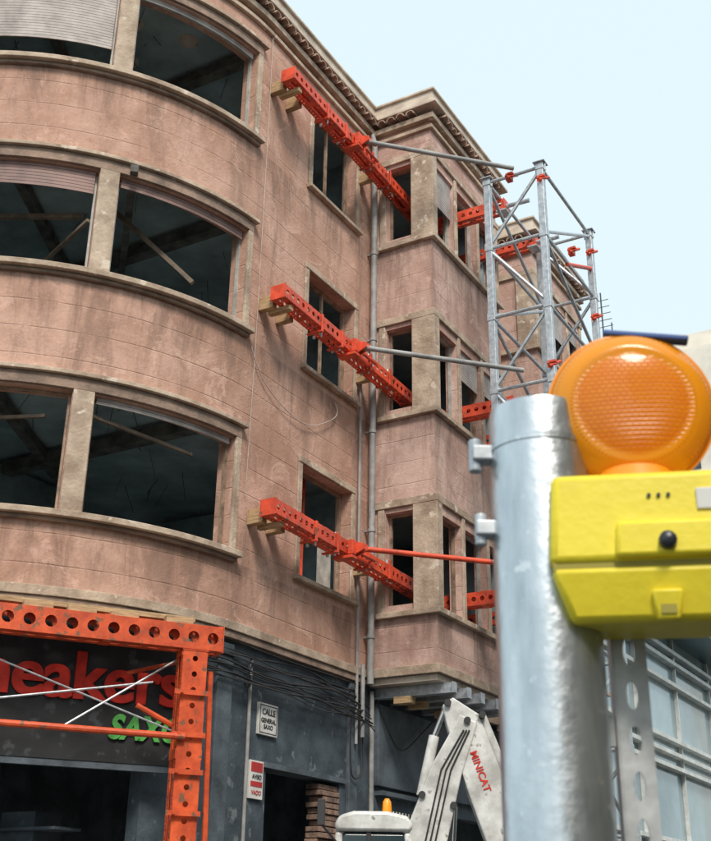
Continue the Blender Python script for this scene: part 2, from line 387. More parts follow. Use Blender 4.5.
# floors + interior
def slab(name,z0,z1,m,off=-0.1):
    pts=[up.at(t_,off) for t_ in up.s]+[Vector((-9,22.2)),Vector((-12,22.2))]
    if z0<5: pts=[p if p.x<0.05 else None for p in pts]; pts=[p for p in pts if p is not None]
    bm=bmesh.new(); vv=[bm.verts.new((p.x,p.y,z0)) for p in pts]; f=bm.faces.new(vv)
    r=bmesh.ops.extrude_face_region(bm,geom=[f]); 
    for v in r['geom']:
        if isinstance(v,bmesh.types.BMVert): v.co.z=z1
    bmesh.ops.triangulate(bm,faces=bm.faces[:]); bmesh.ops.recalc_face_normals(bm,faces=bm.faces)
    me=bpy.data.meshes.new(name); bm.to_mesh(me); bm.free(); me.materials.append(m); o=bpy.data.objects.new(name,me); COL.objects.link(o); o.parent=bld
for i,z in enumerate((4.87,7.95,11.06,14.0)): slab('floor_slab_%d'%i,z,z+0.2 if i<3 else 14.5,M['ceil'],-0.12)
ib=B()
ib.box((-12,21.95,0),(-0.3,22.15,14.0))
for i,z in enumerate((5.08,8.17,11.28)):
    h=2.77
    ib.box((-4.6,11.2,z),(-4.45,21.9,z+h)); ib.box((-11.9,12.9,z),(-4.62,13.05,z+h)); ib.box((-4.4,14.55,z),(-0.25,14.68,z+h)); ib.box((-6.0,7.8,z),(-5.88,12.85,z+h))
    ib.box((-4.4,18.0,z),(-0.25,18.15,z+h))
ib.obj('partition_walls',M['inner'],bld)
jb=B()
for z in (7.94,11.05,13.99):
    jb.tube((-0.35,11.3,z-0.16),(-4.4,11.3,z-0.16),0.09,sq=True)
    jb.tube((-2.0,8.2,z-0.12),(-4.3,12.5,z-0.12),0.07,sq=True)
jb.tube((-0.5,9.2,10.5),(-3.8,12.6,10.9),0.05,sq=True)
jb.obj('ceiling_beams',M['joist'],bld)
jb=B()
jb.tube((-1.7,9.7,10.85),(-0.35,10.35,9.35),0.03,sq=True); jb.tube((-1.0,9.0,9.75),(-2.9,9.6,9.55),0.022,sq=True)
jb.tube((-2.9,8.2,9.95),(-1.3,9.2,10.02),0.03,sq=True); jb.tube((-0.85,9.2,7.12),(-0.35,10.6,7.0),0.02,sq=True); jb.tube((-3.2,8.3,7.15),(-1.2,8.9,7.05),0.02,sq=True)
jb.obj('loose_timbers',M['batten'],bld)
rb=B()
for (x,y) in ((-1.6,10.0),(-2.2,10.6),(-1.1,10.7),(-2.7,9.6),(-2.0,9.3)): rb.lathe([(0.001,13.97),(0.07,13.965),(0.12,13.975),(0.16,13.995)],20,Matrix.Translation((x,y,0)))
rb.obj('ceiling_rosettes',M['parapet'],bld,smooth=True)
hb=B(); rq=random.Random(11)
for k in range(70):
    zc=rq.choice((7.94,11.05,13.98)); x=rq.uniform(-3.6,-0.6); y=rq.uniform(9.2,13.6)
    if (x-CX)**2+(y-CY)**2>12.5 and y<11.4: continue
    hb.tube((x,y,zc),(x+rq.uniform(-.2,.2),y+rq.uniform(-.2,.2),zc-rq.uniform(.1,.45)),0.006,4)
hb.obj('hanging_wires',M['batten'],bld)

fr=B(); fw=B(); sl=B(); sp=B()
def frame_in(o,off,wd,bb,mull=0):
    a,b,z0,z1=o[:4]
    up.band(bb,a+0.003,a+wd,z0+0.003,z1-0.003,off-0.05,off); up.band(bb,b-wd,b-0.003,z0+0.003,z1-0.003,off-0.05,off)
    up.band(bb,a+wd,b-wd,z1-wd,z1-0.003,off-0.05,off); up.band(bb,a+wd,b-wd,z0+0.003,z0+wd,off-0.05,off)
    for i in range(mull):
        c=a+(b-a)*(i+1)/(mull+1); up.band(bb,c-0.02,c+0.02,z0+wd,z1-wd,off-0.045,off-0.005)
def slats(bb,a,b,z0,z1,off):
    z=z1
    while z>z0:
        up.band(bb,a,b,z-0.042,z,off-0.014,off); z-=0.048
rnd=random.Random(3)
for o in ops:
    k=o[4]
    if k=='arc':
        frame_in(o,-0.10,0.03,fw if o[2]>8 else fr)
    elif k=='flat': frame_in(o,-0.16,0.05,fr,rnd.choice([0,1,1]))
    elif k=='ret': frame_in(o,-0.12,0.035,fr)
    else:
        frame_in(o,-0.10,0.035,fw if rnd.random()<.5 else fr)
A,Bw=ARC
slats(sl,Bw[0]+0.04,Bw[1]-0.04,5.90+6.21+0.34,7.32+6.21,-0.05)
slats(sp,Bw[0]+0.04,Bw[1]-0.04,5.90+3.11+1.12,7.32+3.11,-0.05)
slats(sp,A[0]+0.04,A[1]-0.04,5.90+3.11+1.28,7.32+3.11,-0.05)
slats(sl,A[0]+0.04,A[1]-0.04,7.32-0.06,7.32,-0.05)
slats(sl,A[0]+0.04,A[1]-0.04,7.32+6.21-0.06,7.32+6.21,-0.05)
for o in ops:
    if o[4]=='side' and rnd.random()<0.6: slats(sl,o[0]+0.03,o[1]-0.03,o[3]-rnd.uniform(.2,.8),o[3],-0.04)
    if o[4]=='flat' and rnd.random()<0.4: slats(sp,o[0]+0.03,o[1]-0.03,o[3]-rnd.uniform(.08,.18),o[3],-0.08)
fr.obj('window_frames_wood',M['frame'],bld); fw.obj('window_frames_pale',M['framew'],bld)
sl.obj('roller_shutters_pale',M['slat'],bld); sp.obj('roller_shutters_brown',M['slatpink'],bld)
pn=B()
for dz in (3.11,6.21): up.band(pn,sy(12.62),sy(12.80),5.95+dz,7.1+dz,-0.32,-0.29); 
up.band(pn,sy(13.55),sy(13.88),5.95,6.6,-0.32,-0.29)
pn.obj('hanging_panels',M['framew'],bld)
pr=B(); pr.box((-0.9,13.1,12.72),(-0.75,13.75,12.95)); pr.tube((-0.6,12.8,11.3),(-0.6,12.8,13.9),0.04,8); pr.tube((-0.5,12.9,8.2),(-0.5,13.05,10.9),0.04,8); pr.tube((-0.5,13.4,5.1),(-0.5,13.4,7.9),0.035,8); pr.obj('red_props_inside',M['red'],bld)

# ---- ground floor
gp=Path([(-12,7.55),(-3.9,7.55)]+[(CX+3.85*math.cos(rad(f)),CY-3.85*math.sin(rad(f))) for f in range(88,0,-2)]+[(-0.05,11.4),(-0.05,22.2)])
G90=8.1
for p,t_ in zip(gp.p,gp.s):
    if (p-Vector((-0.05,11.4))).length<1e-4: G0=t_
gphi=lambda f:G90+(G0-G90)*(90-f)/90
gy=lambda y:G0+(y-11.4)
gops=[(gphi(62),gphi(20),0.0,3.2),(gy(12.1),gy(13.85),0.0,3.36),(gy(15.05),gy(16.3),1.2,3.12),(gy(17.3),gy(20.5),0.0,3.2)]
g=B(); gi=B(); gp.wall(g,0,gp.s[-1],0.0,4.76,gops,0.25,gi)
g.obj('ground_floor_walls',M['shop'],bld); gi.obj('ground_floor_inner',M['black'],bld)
gx=B(); gp.band(gx,gy(14.75),gy(19),3.42,4.55,0.0,0.09); gp.band(gx,gy(14.0),gy(14.22),0,4.72,0,0.06); gp.band(gx,gphi(6),gphi(2),0,4.70,0,0.05)
gx.obj('shop_fascia_panels',M['shop2'],bld,bevel=0.01)
gx=B(); gp.band(gx,gy(12.0),gy(13.95),3.365,3.43,0,0.04)
gp.band(gx,gy(14.8),gy(16.6),3.30,3.36,0,0.14); gx.obj('door_lintel',M['shop2'],bld)
gb=B(); rq=random.Random(5)
z=0.1
while z<3.3:
    gb.box((-0.27,13.35+rq.uniform(0,.12),z),(-0.09+rq.uniform(0,.05),13.846,z+0.062)); z+=0.075
gb.obj('exposed_brick_jamb',M['brick'],bld,bevel=0.006)
gr=B()
for k in range(14):
    gr.tube((0.0,15.08+k*0.093,1.2),(0.0,15.08+k*0.093,3.12),0.012,6)
for z in (1.5,2.3,2.95): gr.tube((0.0,15.05,z),(0.0,16.3,z),0.012,6)
gr.obj('window_grille',M['white'],bld)
gd=B(); gd.box((-12,12,0.02),(-4.5,12.2,4.6)); gd.box((-4.6,12,0.02),(-4.45,22,4.6)); gd.obj('ground_floor_partitions',M['shop2'],bld)
sg=B()
for k in range(3): sg.box((-3.6+k*0.9,9.6,0.05),(-3.1+k*0.9,10.0,2.3+0.2*k))
for k in range(5): sg.box((-3.9,9.5,0.5+k*0.5),(-0.9,9.9,0.53+k*0.5))
sg.obj('shop_shelving',M['shop'],bld)
nb=B()
for y in (14.72,15.2,15.66,16.2,16.75):
    nb.box((0.0,y,4.60),(1.27,y+0.012,4.752)); nb.box((0.0,y-0.06,4.60),(1.27,y+0.072,4.612)); nb.box((1.25,y-0.06,4.613),(1.265,y+0.072,4.75))
nb.obj('needle_beams',M['galv'],bld)
nb=B()
for y in (14.62,15.05,15.9): nb.box((0.35,y,4.50),(0.62,y+0.16,4.597))
nb.obj('needle_packers',M['wood'],bld,bevel=0.005)

# shop sign board (flat, chord of the corner)
f0=rad(35.5); T=Vector((math.sin(f0),math.cos(f0),0)); N=Vector((math.cos(f0),-math.sin(f0),0)); C0=Vector((CX,CY,0))
def fm(dist,tt=0,z=0):
    o=C0+N*dist+T*tt+Vector((0,0,z)); m=Matrix.Identity(4)
    for i,a in enumerate((T,-N,Vector((0,0,1)))):
        for j in range(3): m[j][i]=a[j]
    m.translation=o; return m
sign=group('shop_sign')
s_=B(); s_.box((-3.2,-0.03,3.15),(1.36,0.04,4.62)); s_.obj('board',M['black'],sign,mtx=fm(3.97))
s_=B(); s_.box((-3.2,-0.02,3.08),(1.38,0.05,3.147)); s_.obj('board_rail',M['shop2'],sign,mtx=fm(3.97))
def txm(dist,tt,z):
    m=fm(dist,tt,z); return m@Matrix.Rotation(rad(90),4,'X')
text('letters_red','Sneakers',0.70,M['letred'],sign,txm(4.02,1.34,3.78),0.012,0.012,0.0,'RIGHT',1.0)
for dx,dzz in ((-0.012,0.0),(0.012,0.0)):
    text('letters_red_layer','Sneakers',0.70,M['letred'],sign,txm(4.018-abs(dx)*0.1-dx*0.1,1.34+dx,3.78),0.010,0.012,0.0,'RIGHT',1.0)
text('letters_green','SAXO',0.34,M['letgreen'],sign,txm(4.02,1.34,3.40),0.012,0.014,0.25,'RIGHT',0.85,1.05)

def wallm(y,z,x=0.0):
    return Matrix(((0,0,1,x),(1,0,0,y),(0,1,0,z),(0,0,0,1)))
sn=group('street_name_sign'); s_=B(); s_.box((-0.05,11.85,3.74),(-0.012,12.26,4.12)); s_.obj('plate',M['white'],sn,bevel=0.004)
text('lettering','CALLE',0.10,M['cable'],sn,wallm(12.055,3.985,-0.008),0.002,0.001,0,'CENTER')
text('lettering_2','GENERAL\nSAXO',0.075,M['cable'],sn,wallm(12.055,3.89,-0.008),0.002,0.001,0,'CENTER')
bd=B()
for (a,b) in (((11.87,3.76),(12.24,3.77)),((11.87,4.09),(12.24,4.10)),((11.87,3.77),(11.88,4.09)),((12.23,3.77),(12.24,4.09))): bd.box((-0.012,a[0],a[1]),(-0.009,b[0],b[1]))
bd.obj('border',M['cable'],sn)
wn=group('warning_sign'); s_=B(); s_.box((-0.05,11.72,2.98),(-0.014,12.0,3.42)); s_.obj('plate',M['white'],wn,bevel=0.004)
s_=B(); s_.box((-0.0138,11.74,3.29),(-0.010,11.98,3.40)); s_.box((-0.0138,11.74,3.12),(-0.010,11.98,3.18)); s_.obj('red_bands',M['signred'],wn)
text('lettering','AVISO',0.07,M['cable'],wn,wallm(11.86,3.21,-0.008),0.002,0,0,'CENTER'); text('lettering_2','VADO',0.07,M['signred'],wn,wallm(11.86,3.03,-0.008),0.002,0,0,'CENTER')

pi=B(); pi.tube((0.12,14.36,4.75),(0.12,14.36,14.0),0.05,12)
for z in (5.4,7.0,8.6,10.2,11.8,13.4): pi.tube((0.12,14.36,z),(0.12,14.36,z+0.05),0.062,12); pi.box((0,14.34,z+0.01),(0.1,14.38,z+0.04))
pi.tube((0.12,14.36,14.0),(0.05,14.36,14.3),0.05,12)
pi.obj('downpipe',M['pipe'],bld,smooth=True)
pi=B(); pi.tube((0.05,14.1,3.9),(0.05,14.1,10.1),0.022,8); pi.tube((0.09,14.2,4.0),(0.09,14.2,5.0),0.03,8); pi.tube((0.0,14.62,0),(0.0,14.62,4.7),0.035,8); pi.tube((0.0,11.62,0),(0.0,11.62,4.6),0.022,8)
pi.obj('service_pipes',M['pipe'],bld,smooth=True)
for k in range(14):
    pts=[]; z=4.66-0.032*k+rnd.uniform(-.02,.02)
    for i,f in enumerate((16,10,4)): p=gp.at(gphi(f),0.04+0.008*k); pts.append((p.x,p.y,z+rnd.uniform(-.05,.05)))
    for yy in (11.7,12.3,13.0,13.6,14.2): pts.append((0.02+0.009*k,yy,z+rnd.uniform(-.08,.06)-(0.05 if k%2 else 0)))
    if k%2: pts.append((0.03+0.009*k,14.45,z-0.15))
    curve('facade_cable_%d'%k,pts,0.008+0.005*(k%3==0),M['cable'],bld)
curve('facade_cable_tail',[(0.05,14.2,4.45),(0.07,14.35,3.6),(0.05,14.1,3.4),(0.04,13.95,3.55),(0.03,14.0,4.3)],0.011,M['cable'],bld)
curve('facade_cable_tail_2',[(0.03,11.5,4.5),(0.05,11.6,4.25),(0.05,11.4,4.2),(0.04,11.45,4.45)],0.011,M['cable'],bld)
curve('facade_cable_tail_3',[(0.03,14.7,4.6),(0.14,14.9,4.1),(0.12,15.3,3.9),(0.13,15.8,4.2),(0.12,16.3,4.5)],0.012,M['cable'],bld)
curve('loose_cable',[(0.02,13.4,8.75),(0.05,13.5,8.6),(0.06,13.1,8.3),(0.05,12.6,8.05),(0.05,12.0,8.1),(0.04,11.4,8.35),(0.04,11.2,8.7)],0.007,M['cablew'],bld)
pts=[]
for f,z in ((1,14.1),(1,12.5),(1.2,10),(1.5,8),(2,6.6)): p=up.at(sphi(f),0.03); pts.append((p.x,p.y,z))
curve('hanging_cable',pts,0.005,M['cablew'],bld)
curve('eave_cable',[(0.05,11.5,4.72),(0.05,12.5,4.70),(0.04,13.5,4.72),(0.05,14.3,4.71)],0.008,M['cable'],bld)

# ---------------------------------------------------------------- perforated steel
def perf(bb,L,W,r,sp,mtx,n=12,st=1.0):
    k=max(1,int(L//sp)); c=L/k
    for i in range(k):
        x0=i*c; cx=x0+c/2
        ring=[];sq=[]
        for j in range(n):
            t_=2*math.pi*(j+0.5)/n; ring.append(Vector((cx+r*st*math.cos(t_),r*math.sin(t_),0)))
            ux,uy=math.cos(t_),math.sin(t_); s1=min((c/2)/abs(ux),(W/2)/abs(uy)); sq.append(Vector((cx+ux*s1,uy*s1,0)))
        vv=[mtx@v for v in ring+sq]; ff=[(j,(j+1)%n,n+(j+1)%n,n+j) for j in range(n)]
        bb.add(vv,ff)
        for sx_,sy_ in ((1,1),(-1,1),(-1,-1),(1,-1)):
            corner=Vector((cx+sx_*c/2,sy_*W/2,0)); cand=sorted(range(n),key=lambda j:(sq[j]-corner).length)[:2]
            bb.add([mtx@sq[cand[0]],mtx@corner,mtx@sq[cand[1]]],[(0,1,2)])
def frame_mtx(a,b,up_=Vector((0,0,1))):
    a=Vector(a);b=Vector(b);x=(b-a).normalized(); y=up_.cross(x).normalized(); z=x.cross(y)
    m=Matrix.Identity(4)
    for i,v in enumerate((x,y,z)):
        for j in range(3): m[j][i]=v[j]
    m.translation=a; return m,(b-a).length
def steel_beam(name,a,b,w,h,r,sp,m,parent,up_=Vector((0,0,1)),plates=0.6):
    """double channel beam: two perforated webs, split flanges, battens"""
    mt,L=frame_mtx(a,b,up_); bb=B()
    RX=Matrix.Rotation(rad(90),4,'X')
    for s_ in (-1,1): perf(bb,L,h,r,sp,mt@Matrix.Translation((0,s_*w/2,0))@RX)
    fwd=w*0.36
    for z in (-h/2,h/2):
        for s_ in (-1,1):
            perf(bb,L,fwd,fwd*0.2,sp/2,mt@Matrix.Translation((0,s_*(w/2-fwd/2),z)),8)
    o=bb.obj(name,m,parent,solid=0.008)
    b2=B(); x=0.0
    while x<=L+0.001:
        b2.box((max(0,x-0.05),-w/2+0.006,-h/2-0.012),(min(L,x+0.05),w/2-0.006,-h/2-0.002),mt)
        b2.box((max(0,x-0.05),-w/2+0.006,h/2+0.002),(min(L,x+0.05),w/2-0.006,h/2+0.012),mt)
        x+=L/max(1,round(L/plates))
    b2.box((-0.012,-w/2-0.01,-h/2-0.014),(-0.002,w/2+0.01,h/2+0.014),mt); b2.box((L+0.002,-w/2-0.01,-h/2-0.014),(L+0.012,w/2+0.01,h/2+0.014),mt)
    b2.obj(name+'_battens',m,parent)

tower=(1.92,2.86,15.0,17.3)
for i,(z,strutm) in enumerate(((13.12,'galv'),(9.42,'galv'),(6.34,'red'))):
    e=group('shoring_beam' if i==0 else 'shoring_beam.%03d'%i)
    zl=z+0.06
    steel_beam('walers',(0.38,11.28,zl),(0.38,15.6,z-0.06),0.22,0.19,0.036,0.13,M['red'],e)
    wd=B()
    for y in (11.36,11.78,13.98): wd.box((0.003,y,zl-0.15),(0.24,y+0.10,zl-0.02)); wd.box((0.003,y+0.02,zl-0.02+0.003),(0.262,y+0.11,zl+0.06))
    wd.box((0.10,11.45,zl-0.195),(0.46,11.54,zl-0.124)) if i!=2 else wd.box((0.06,11.5,zl-0.18),(0.42,11.59,zl-0.124))
    wd.obj('timber_packers',M['wood'],e,bevel=0.005)
    cb=B(); cb.box((0.30,12.98,z-0.16),(0.60,13.12,z-0.118)); cb.box((0.52,13.0,z-0.10),(0.60,13.10,z+0.10)); cb.tube((0.55,13.3,z-0.02),(0.55,13.7,z-0.02),0.025,8); cb.tube((0.5,13.05,z+0.02),(0.72,13.35,z+0.02),0.03,8)
    cb.prism([(0.5,z-0.11),(0.72,z-0.03),(0.72,z+0.05),(0.5,z+0.12)],13.18,13.21); cb.prism([(0.5,z-0.11),(0.72,z-0.03),(0.72,z+0.05),(0.5,z+0.12)],13.10,13.13)
    for y in (12.2,12.75,13.6,14.2): cb.box((0.255,y,z-0.14),(0.505,y+0.05,z-0.117)); cb.box((0.497,y,z-0.14),(0.512,y+0.05,z+0.14))
    cb.obj('brackets',M['red'],e,bevel=0.004)
    st=B(); a=Vector((0.62,13.15,z)); b=Vector((2.42,14.93,z-0.03))
    st.tube(a,b,0.038,12)
    if i<2:
        st.tube(a+(b-a)*0.01,a+(b-a)*0.05,0.048,12)
    st.obj('raking_tube',M['pipe' if i<2 else 'red'],e,smooth=True)
    bt=B()
    for y in (12.3,12.8,13.65,14.25):
        bt.tube((0.44,y,z-0.17),(0.44,y,z+0.16),0.014,6); bt.tube((0.32,y,z-0.17),(0.32,y,z-0.13),0.022,6)
    bt.obj('tie_bolts',M['galv'],e)
    for k,(yy,zo) in enumerate(((15.62,0.0),(17.0,0.05))):
        steel_beam('cross_waler_%d'%k,(0.2,yy,z-0.22+zo),(1.98,yy,z-0.22+zo),0.2,0.2,0.036,0.13,M['red'],e)
        lk=B(); lk.box((1.85,yy-0.13,z-0.36+zo),(2.03,yy+0.13,z-0.334+zo)); lk.tube((1.95,yy,z-0.22+zo),(2.4,yy+0.02,z-0.22+zo),0.04,10); lk.obj('jack_%d'%k,M['galv'],e)

# ---------------------------------------------------------------- lattice tower
tw=group('shoring_tower'); x0,x1,y0,y1=tower; ZT=13.06
lg=B()
for x in (x0,x1):
    for y in (y0,y1):
        lg.tube((x,y,0.13),(x,y,ZT),0.055,sq=True)
        lg.box((x-0.1,y-0.1,ZT),(x+0.1,y+0.1,ZT+0.02))
        lg.box((x-0.09,y-0.012,ZT-0.14),(x+0.09,y+0.012,ZT-0.002))
        lg.box((x-0.13,y-0.13,0.115),(x+0.13,y+0.13,0.14))
lg.obj('legs',M['galv'],tw,bevel=0.006)
dg=B(); nb_=10; hh=(ZT-0.3)/nb_
for k in range(nb_+1):
    z=0.25+k*hh
    for (a,b) in (((x0,y0),(x1,y0)),((x1,y0),(x1,y1)),((x1,y1),(x0,y1)),((x0,y1),(x0,y0))):
        dg.tube((*a,z),(*b,z),0.030,8)
        if k<nb_:
            if k%2: dg.tube((*a,z+0.04),(*b,z+hh-0.04),0.030,8)
            else: dg.tube((*b,z+0.04),(*a,z+hh-0.04),0.030,8)
dg.obj('bracing',M['galv'],tw,smooth=True)
cl=B()
for x in (x0,x1):
    for y in (y0,y1):
        for k in range(0,nb_+1,1):
            z=0.25+k*hh; cl.box((x-0.065,y-0.065,z-0.07),(x+0.065,y+0.065,z+0.07))
cl.obj('node_sleeves',M['galv'],tw,bevel=0.004)
rc=B()
for (x,y,z) in ((x1,y0,12.75),(x1,y1,12.6),(x1,y0+1.3,12.1),(x0+0.4,y0,12.98),(x1,y0,9.4),(x1,y1,11.3)):
    rc.box((x-0.055,y-0.055,z-0.06),(x+0.04,y+0.055,z+0.07)); rc.box((x-0.01,y-0.08,z+0.02),(x+0.085,y+0.02,z+0.06)); rc.tube((x,y-0.12,z-0.06),(x+0.08,y+0.15,z+0.12),0.025,8); rc.tube((x-0.06,y-0.05,z+0.03),(x+0.09,y-0.05,z-0.02),0.018,6)
rc.tube((x1,y0+1.0,11.7),(x1,y1,12.3),0.035,10)
rc.obj('red_couplers',M['red'],tw,bevel=0.004)

# ---------------------------------------------------------------- orange portal frame
pf=group('steel_portal_frame')
def fp(t_,z,d=4.5): v=C0+N*d+T*t_; return Vector((v.x,v.y,z))
steel_beam('lintel_beam',fp(-3.4,4.42),fp(1.56,4.42),0.24,0.26,0.062,0.21,M['orange'],pf,plates=1.2)
steel_beam('post_right',fp(1.27,0.02),fp(1.27,4.27),0.24,0.26,0.030,0.16,M['orange'],pf,up_=T,plates=1.2)
steel_beam('post_left',fp(-3.2,0.02),fp(-3.2,4.27),0.24,0.26,0.030,0.16,M['orange'],pf,up_=T,plates=1.2)
o_=B(); o_.tube(fp(-3.2,3.37,4.66),fp(1.2,3.37,4.66),0.034,10); o_.tube(fp(1.5,4.1,4.45),fp(1.55,2.4,4.45),0.03,8); o_.tube(fp(1.55,2.4,4.45),fp(1.42,0.3,4.45),0.03,8)
o_.tube(fp(0.75,3.7,4.35),fp(1.2,3.5,4.35),0.03,8); o_.tube(fp(0.65,4.05,4.2),fp(1.2,4.22,4.2),0.022,8)
o_.box((-0.2,-0.2,0),(0.2,0.2,0.02),fm(4.5,1.27)); o_.box((-0.2,-0.2,0),(0.2,0.2,0.02),fm(4.5,-3.2))
for zz in (2.6,3.0,3.37,3.8): o_.box((1.06,-0.17,zz),(1.42,-0.155,zz+0.05),fm(4.5)); o_.box((1.12,-0.19,zz+0.01),(1.15,-0.14,zz+0.04),fm(4.5))
o_.obj('braces',M['orange'],pf,smooth=True)
wd=B(); 
for t_ in (-2.6,-1.9,-1.15,-0.55,-0.1,0.35,0.95): wd.box((t_,-0.08,4.57),(t_+0.3,0.25,4.62+rnd.uniform(0,.05)),fm(4.45))
wd.box((-3.2,-0.02,4.625),(1.3,0.3,4.68),fm(4.40))
wd.obj('timber_wedges',M['wood'],pf,bevel=0.004)
wc=B(); wc.tube(fp(-1.4,4.25,4.36),fp(1.2,3.45,4.36),0.010,6); wc.tube(fp(0.0,3.42,4.36),fp(1.2,4.25,4.36),0.012,6); wc.tube(fp(-2.5,3.3,4.36),fp(0.9,3.95,4.36),0.012,6)
wc.obj('tie_rods',M['galv'],pf)

# ---------------------------------------------------------------- excavator
ex=group('excavator',(2.15,10.42,0),rad(30.5))
b=B()
for s_ in (-0.75,0.75):
    pr_=[]
    for i in range(9): t_=math.pi/2+math.pi*i/8; pr_.append((-0.85+0.3*math.cos(t_),0.31+0.3*math.sin(t_)))
    for i in range(9): t_=-math.pi/2+math.pi*i/8; pr_.append((0.85+0.3*math.cos(t_),0.31+0.3*math.sin(t_)))
    b.prism(pr_,s_-0.19,s_+0.19)
b.obj('tracks',M['exdark'],ex,bevel=0.02)
b=B(); b.box((-0.7,-0.55,0.3),(0.7,0.55,0.6)); b.lathe([(0.01,0.6),(0.45,0.6),(0.45,0.72),(0.01,0.72)],24); b.obj('undercarriage',M['exdark'],ex)
b=B(); b.prism([(-1.05,0.74),(0.55,0.74),(0.6,1.05),(0.1,1.15),(0.05,1.5),(-0.95,1.5),(-1.12,1.2)],-0.8,0.8); b.obj('house',M['exwhite'],ex,bevel=0.06)
CT=Matrix.Translation((0.22,0,-0.03))@Matrix.Diagonal((0.78,1,1,1))
b=B(); b.prism([(-0.42,1.1),(0.42,1.1),(0.5,1.7),(0.36,2.44),(-0.38,2.44),(-0.46,1.6)],-0.78,0.08,CT); b.obj('cab_glass',M['glassd'],ex,bevel=0.03)
b=B(); b.prism([(-0.45,2.44),(0.42,2.44),(0.46,2.50),(0.38,2.58),(0.15,2.62),(-0.25,2.62),(-0.42,2.58),(-0.48,2.50)],-0.82,0.12,CT); b.box((-0.47,-0.80,1.1),(-0.38,-0.70,2.44),CT); b.box((-0.47,0.0,1.1),(-0.38,0.1,2.44),CT); 
b.prism([(0.40,1.1),(0.48,1.1),(0.56,1.7),(0.42,2.44),(0.34,2.44),(0.48,1.7)],-0.80,-0.74,CT); b.prism([(0.40,1.1),(0.48,1.1),(0.56,1.7),(0.42,2.44),(0.34,2.44),(0.48,1.7)],0.04,0.10,CT)
b.obj('cab_frame_and_roof',M['exwhite'],ex,bevel=0.035,smooth=True)
b=B(); b.box((-0.1,-0.79,1.1),(-0.04,-0.74,2.44),CT); b.tube((-0.12,-0.8,2.3),(-0.26,-0.9,2.45),0.012,6); b.box((-0.31,-0.93,2.45),(-0.24,-0.86,2.68)); b.obj('mirror_and_pillar',M['exdark'],ex,bevel=0.015)
b=B(); b.lathe([(0.001,2.58),(0.045,2.58),(0.045,2.63),(0.04,2.70),(0.02,2.73),(0.001,2.73)],16,Matrix.Translation((0.34,-0.5,0))); b.obj('beacon',M['lensrim'],ex,smooth=True)
def ribbon(pts,wd):
    L_=[];R_=[]
    for i,(x,z) in enumerate(pts):
        a=Vector(pts[max(0,i-1)]);c=Vector(pts[min(len(pts)-1,i+1)]);d=(c-a).normalized(); n=Vector((-d.y,d.x)); h=wd[i]/2
        L_.append((x+n.x*h,z+n.y*h)); R_.append((x-n.x*h,z-n.y*h))
    return L_+R_[::-1]
b=B(); b.prism(ribbon([(0.52,1.15),(0.62,1.8),(0.78,2.5),(0.98,3.1),(1.22,3.62)],[0.26,0.36,0.42,0.32,0.2]),0.28,0.50); b.obj('boom',M['exwhite'],ex,bevel=0.015)
b=B(); b.prism(ribbon([(1.00,3.80),(1.16,3.60),(1.40,2.9),(1.66,2.0),(1.84,1.35)],[0.14,0.36,0.40,0.28,0.18]),0.30,0.48); b.obj('stick',M['exwhite'],ex,bevel=0.015)
b=B(); b.prism([(1.70,1.40),(1.95,1.30),(2.05,0.95),(1.85,0.62),(1.45,0.55),(1.42,0.62),(1.70,0.85),(1.68,1.1)],0.1,0.68); b.obj('bucket',M['exdark'],ex,bevel=0.01)
b=B(); b.tube((0.85,0.39,1.3),(1.02,0.39,2.2),0.06,12); b.tube((0.72,0.39,2.85),(0.86,0.39,3.45),0.055,12); b.tube((1.36,0.39,3.66),(1.66,0.39,2.9),0.055,12); b.obj('hydraulic_cylinders',M['exwhite'],ex,smooth=True)
b=B(); b.tube((1.02,0.39,2.2),(1.06,0.39,2.75),0.03,12); b.tube((0.86,0.39,3.45),(1.0,0.39,3.78),0.03,12); b.tube((1.66,0.39,2.9),(1.86,0.39,2.0),0.03,12); b.obj('piston_rods',M['chrome'],ex,smooth=True)
b=B()
for (x,z) in ((1.2,3.6),(1.0,3.78),(0.72,2.85),(1.04,2.75),(1.36,3.66),(1.8,1.4),(0.86,1.3)): b.tube((x,0.25,z),(x,0.53,z),0.036,12)
for k in range(3): b.tube((0.70+0.05*k,0.27,2.2),(0.92+0.05*k,0.27,3.1),0.010,6); b.tube((0.92+0.05*k,0.27,3.1),(1.16+0.03*k,0.27,3.5),0.010,6)
b.obj('pins_and_hoses',M['exdark'],ex)
text('lettering','MINICAT',0.105,M['letred'],ex,Matrix.Translation((1.22,0.295,3.28))@Matrix.Rotation(rad(90),4,'X')@Matrix.Rotation(rad(-70),4,'Z'),0.002,0.002)

# ---------------------------------------------------------------- foreground post, lamp
CAM=Vector((8.27,0,1.6)); HD=rad(30.5)
def fgm(r_,d_,z_): 
    return (CAM.x+r_*math.cos(HD)-d_*math.sin(HD), CAM.y+r_*math.sin(HD)+d_*math.cos(HD), z_)
po=group('galvanised_post',fgm(0.2145,1.25,0),HD)
b=B(); R_=0.0575
b.lathe([(R_,0.12),(R_,2.149),(R_-0.0015,2.157),(R_-0.006,2.159),(R_-0.008,2.154),(R_-0.008,2.0)],64); b.obj('tube',M['galvpost'],po,smooth=True)
b=B(); b.lathe([(0.001,2.150),(0.049,2.150),(0.049,2.10)],32); b.obj('end_cap',M['galv'],po)
b=B(); b.box((-0.079,-0.012,2.095),(-0.055,0.012,2.113)); b.tube((-0.075,0,2.083),(-0.075,0,2.123),0.008,8); b.box((-0.077,-0.012,2.005),(-0.055,0.012,2.022)); b.tube((-0.071,0,1.995),(-0.071,0,2.032),0.007,8)
b.obj('lugs',M['galv'],po,bevel=0.002)
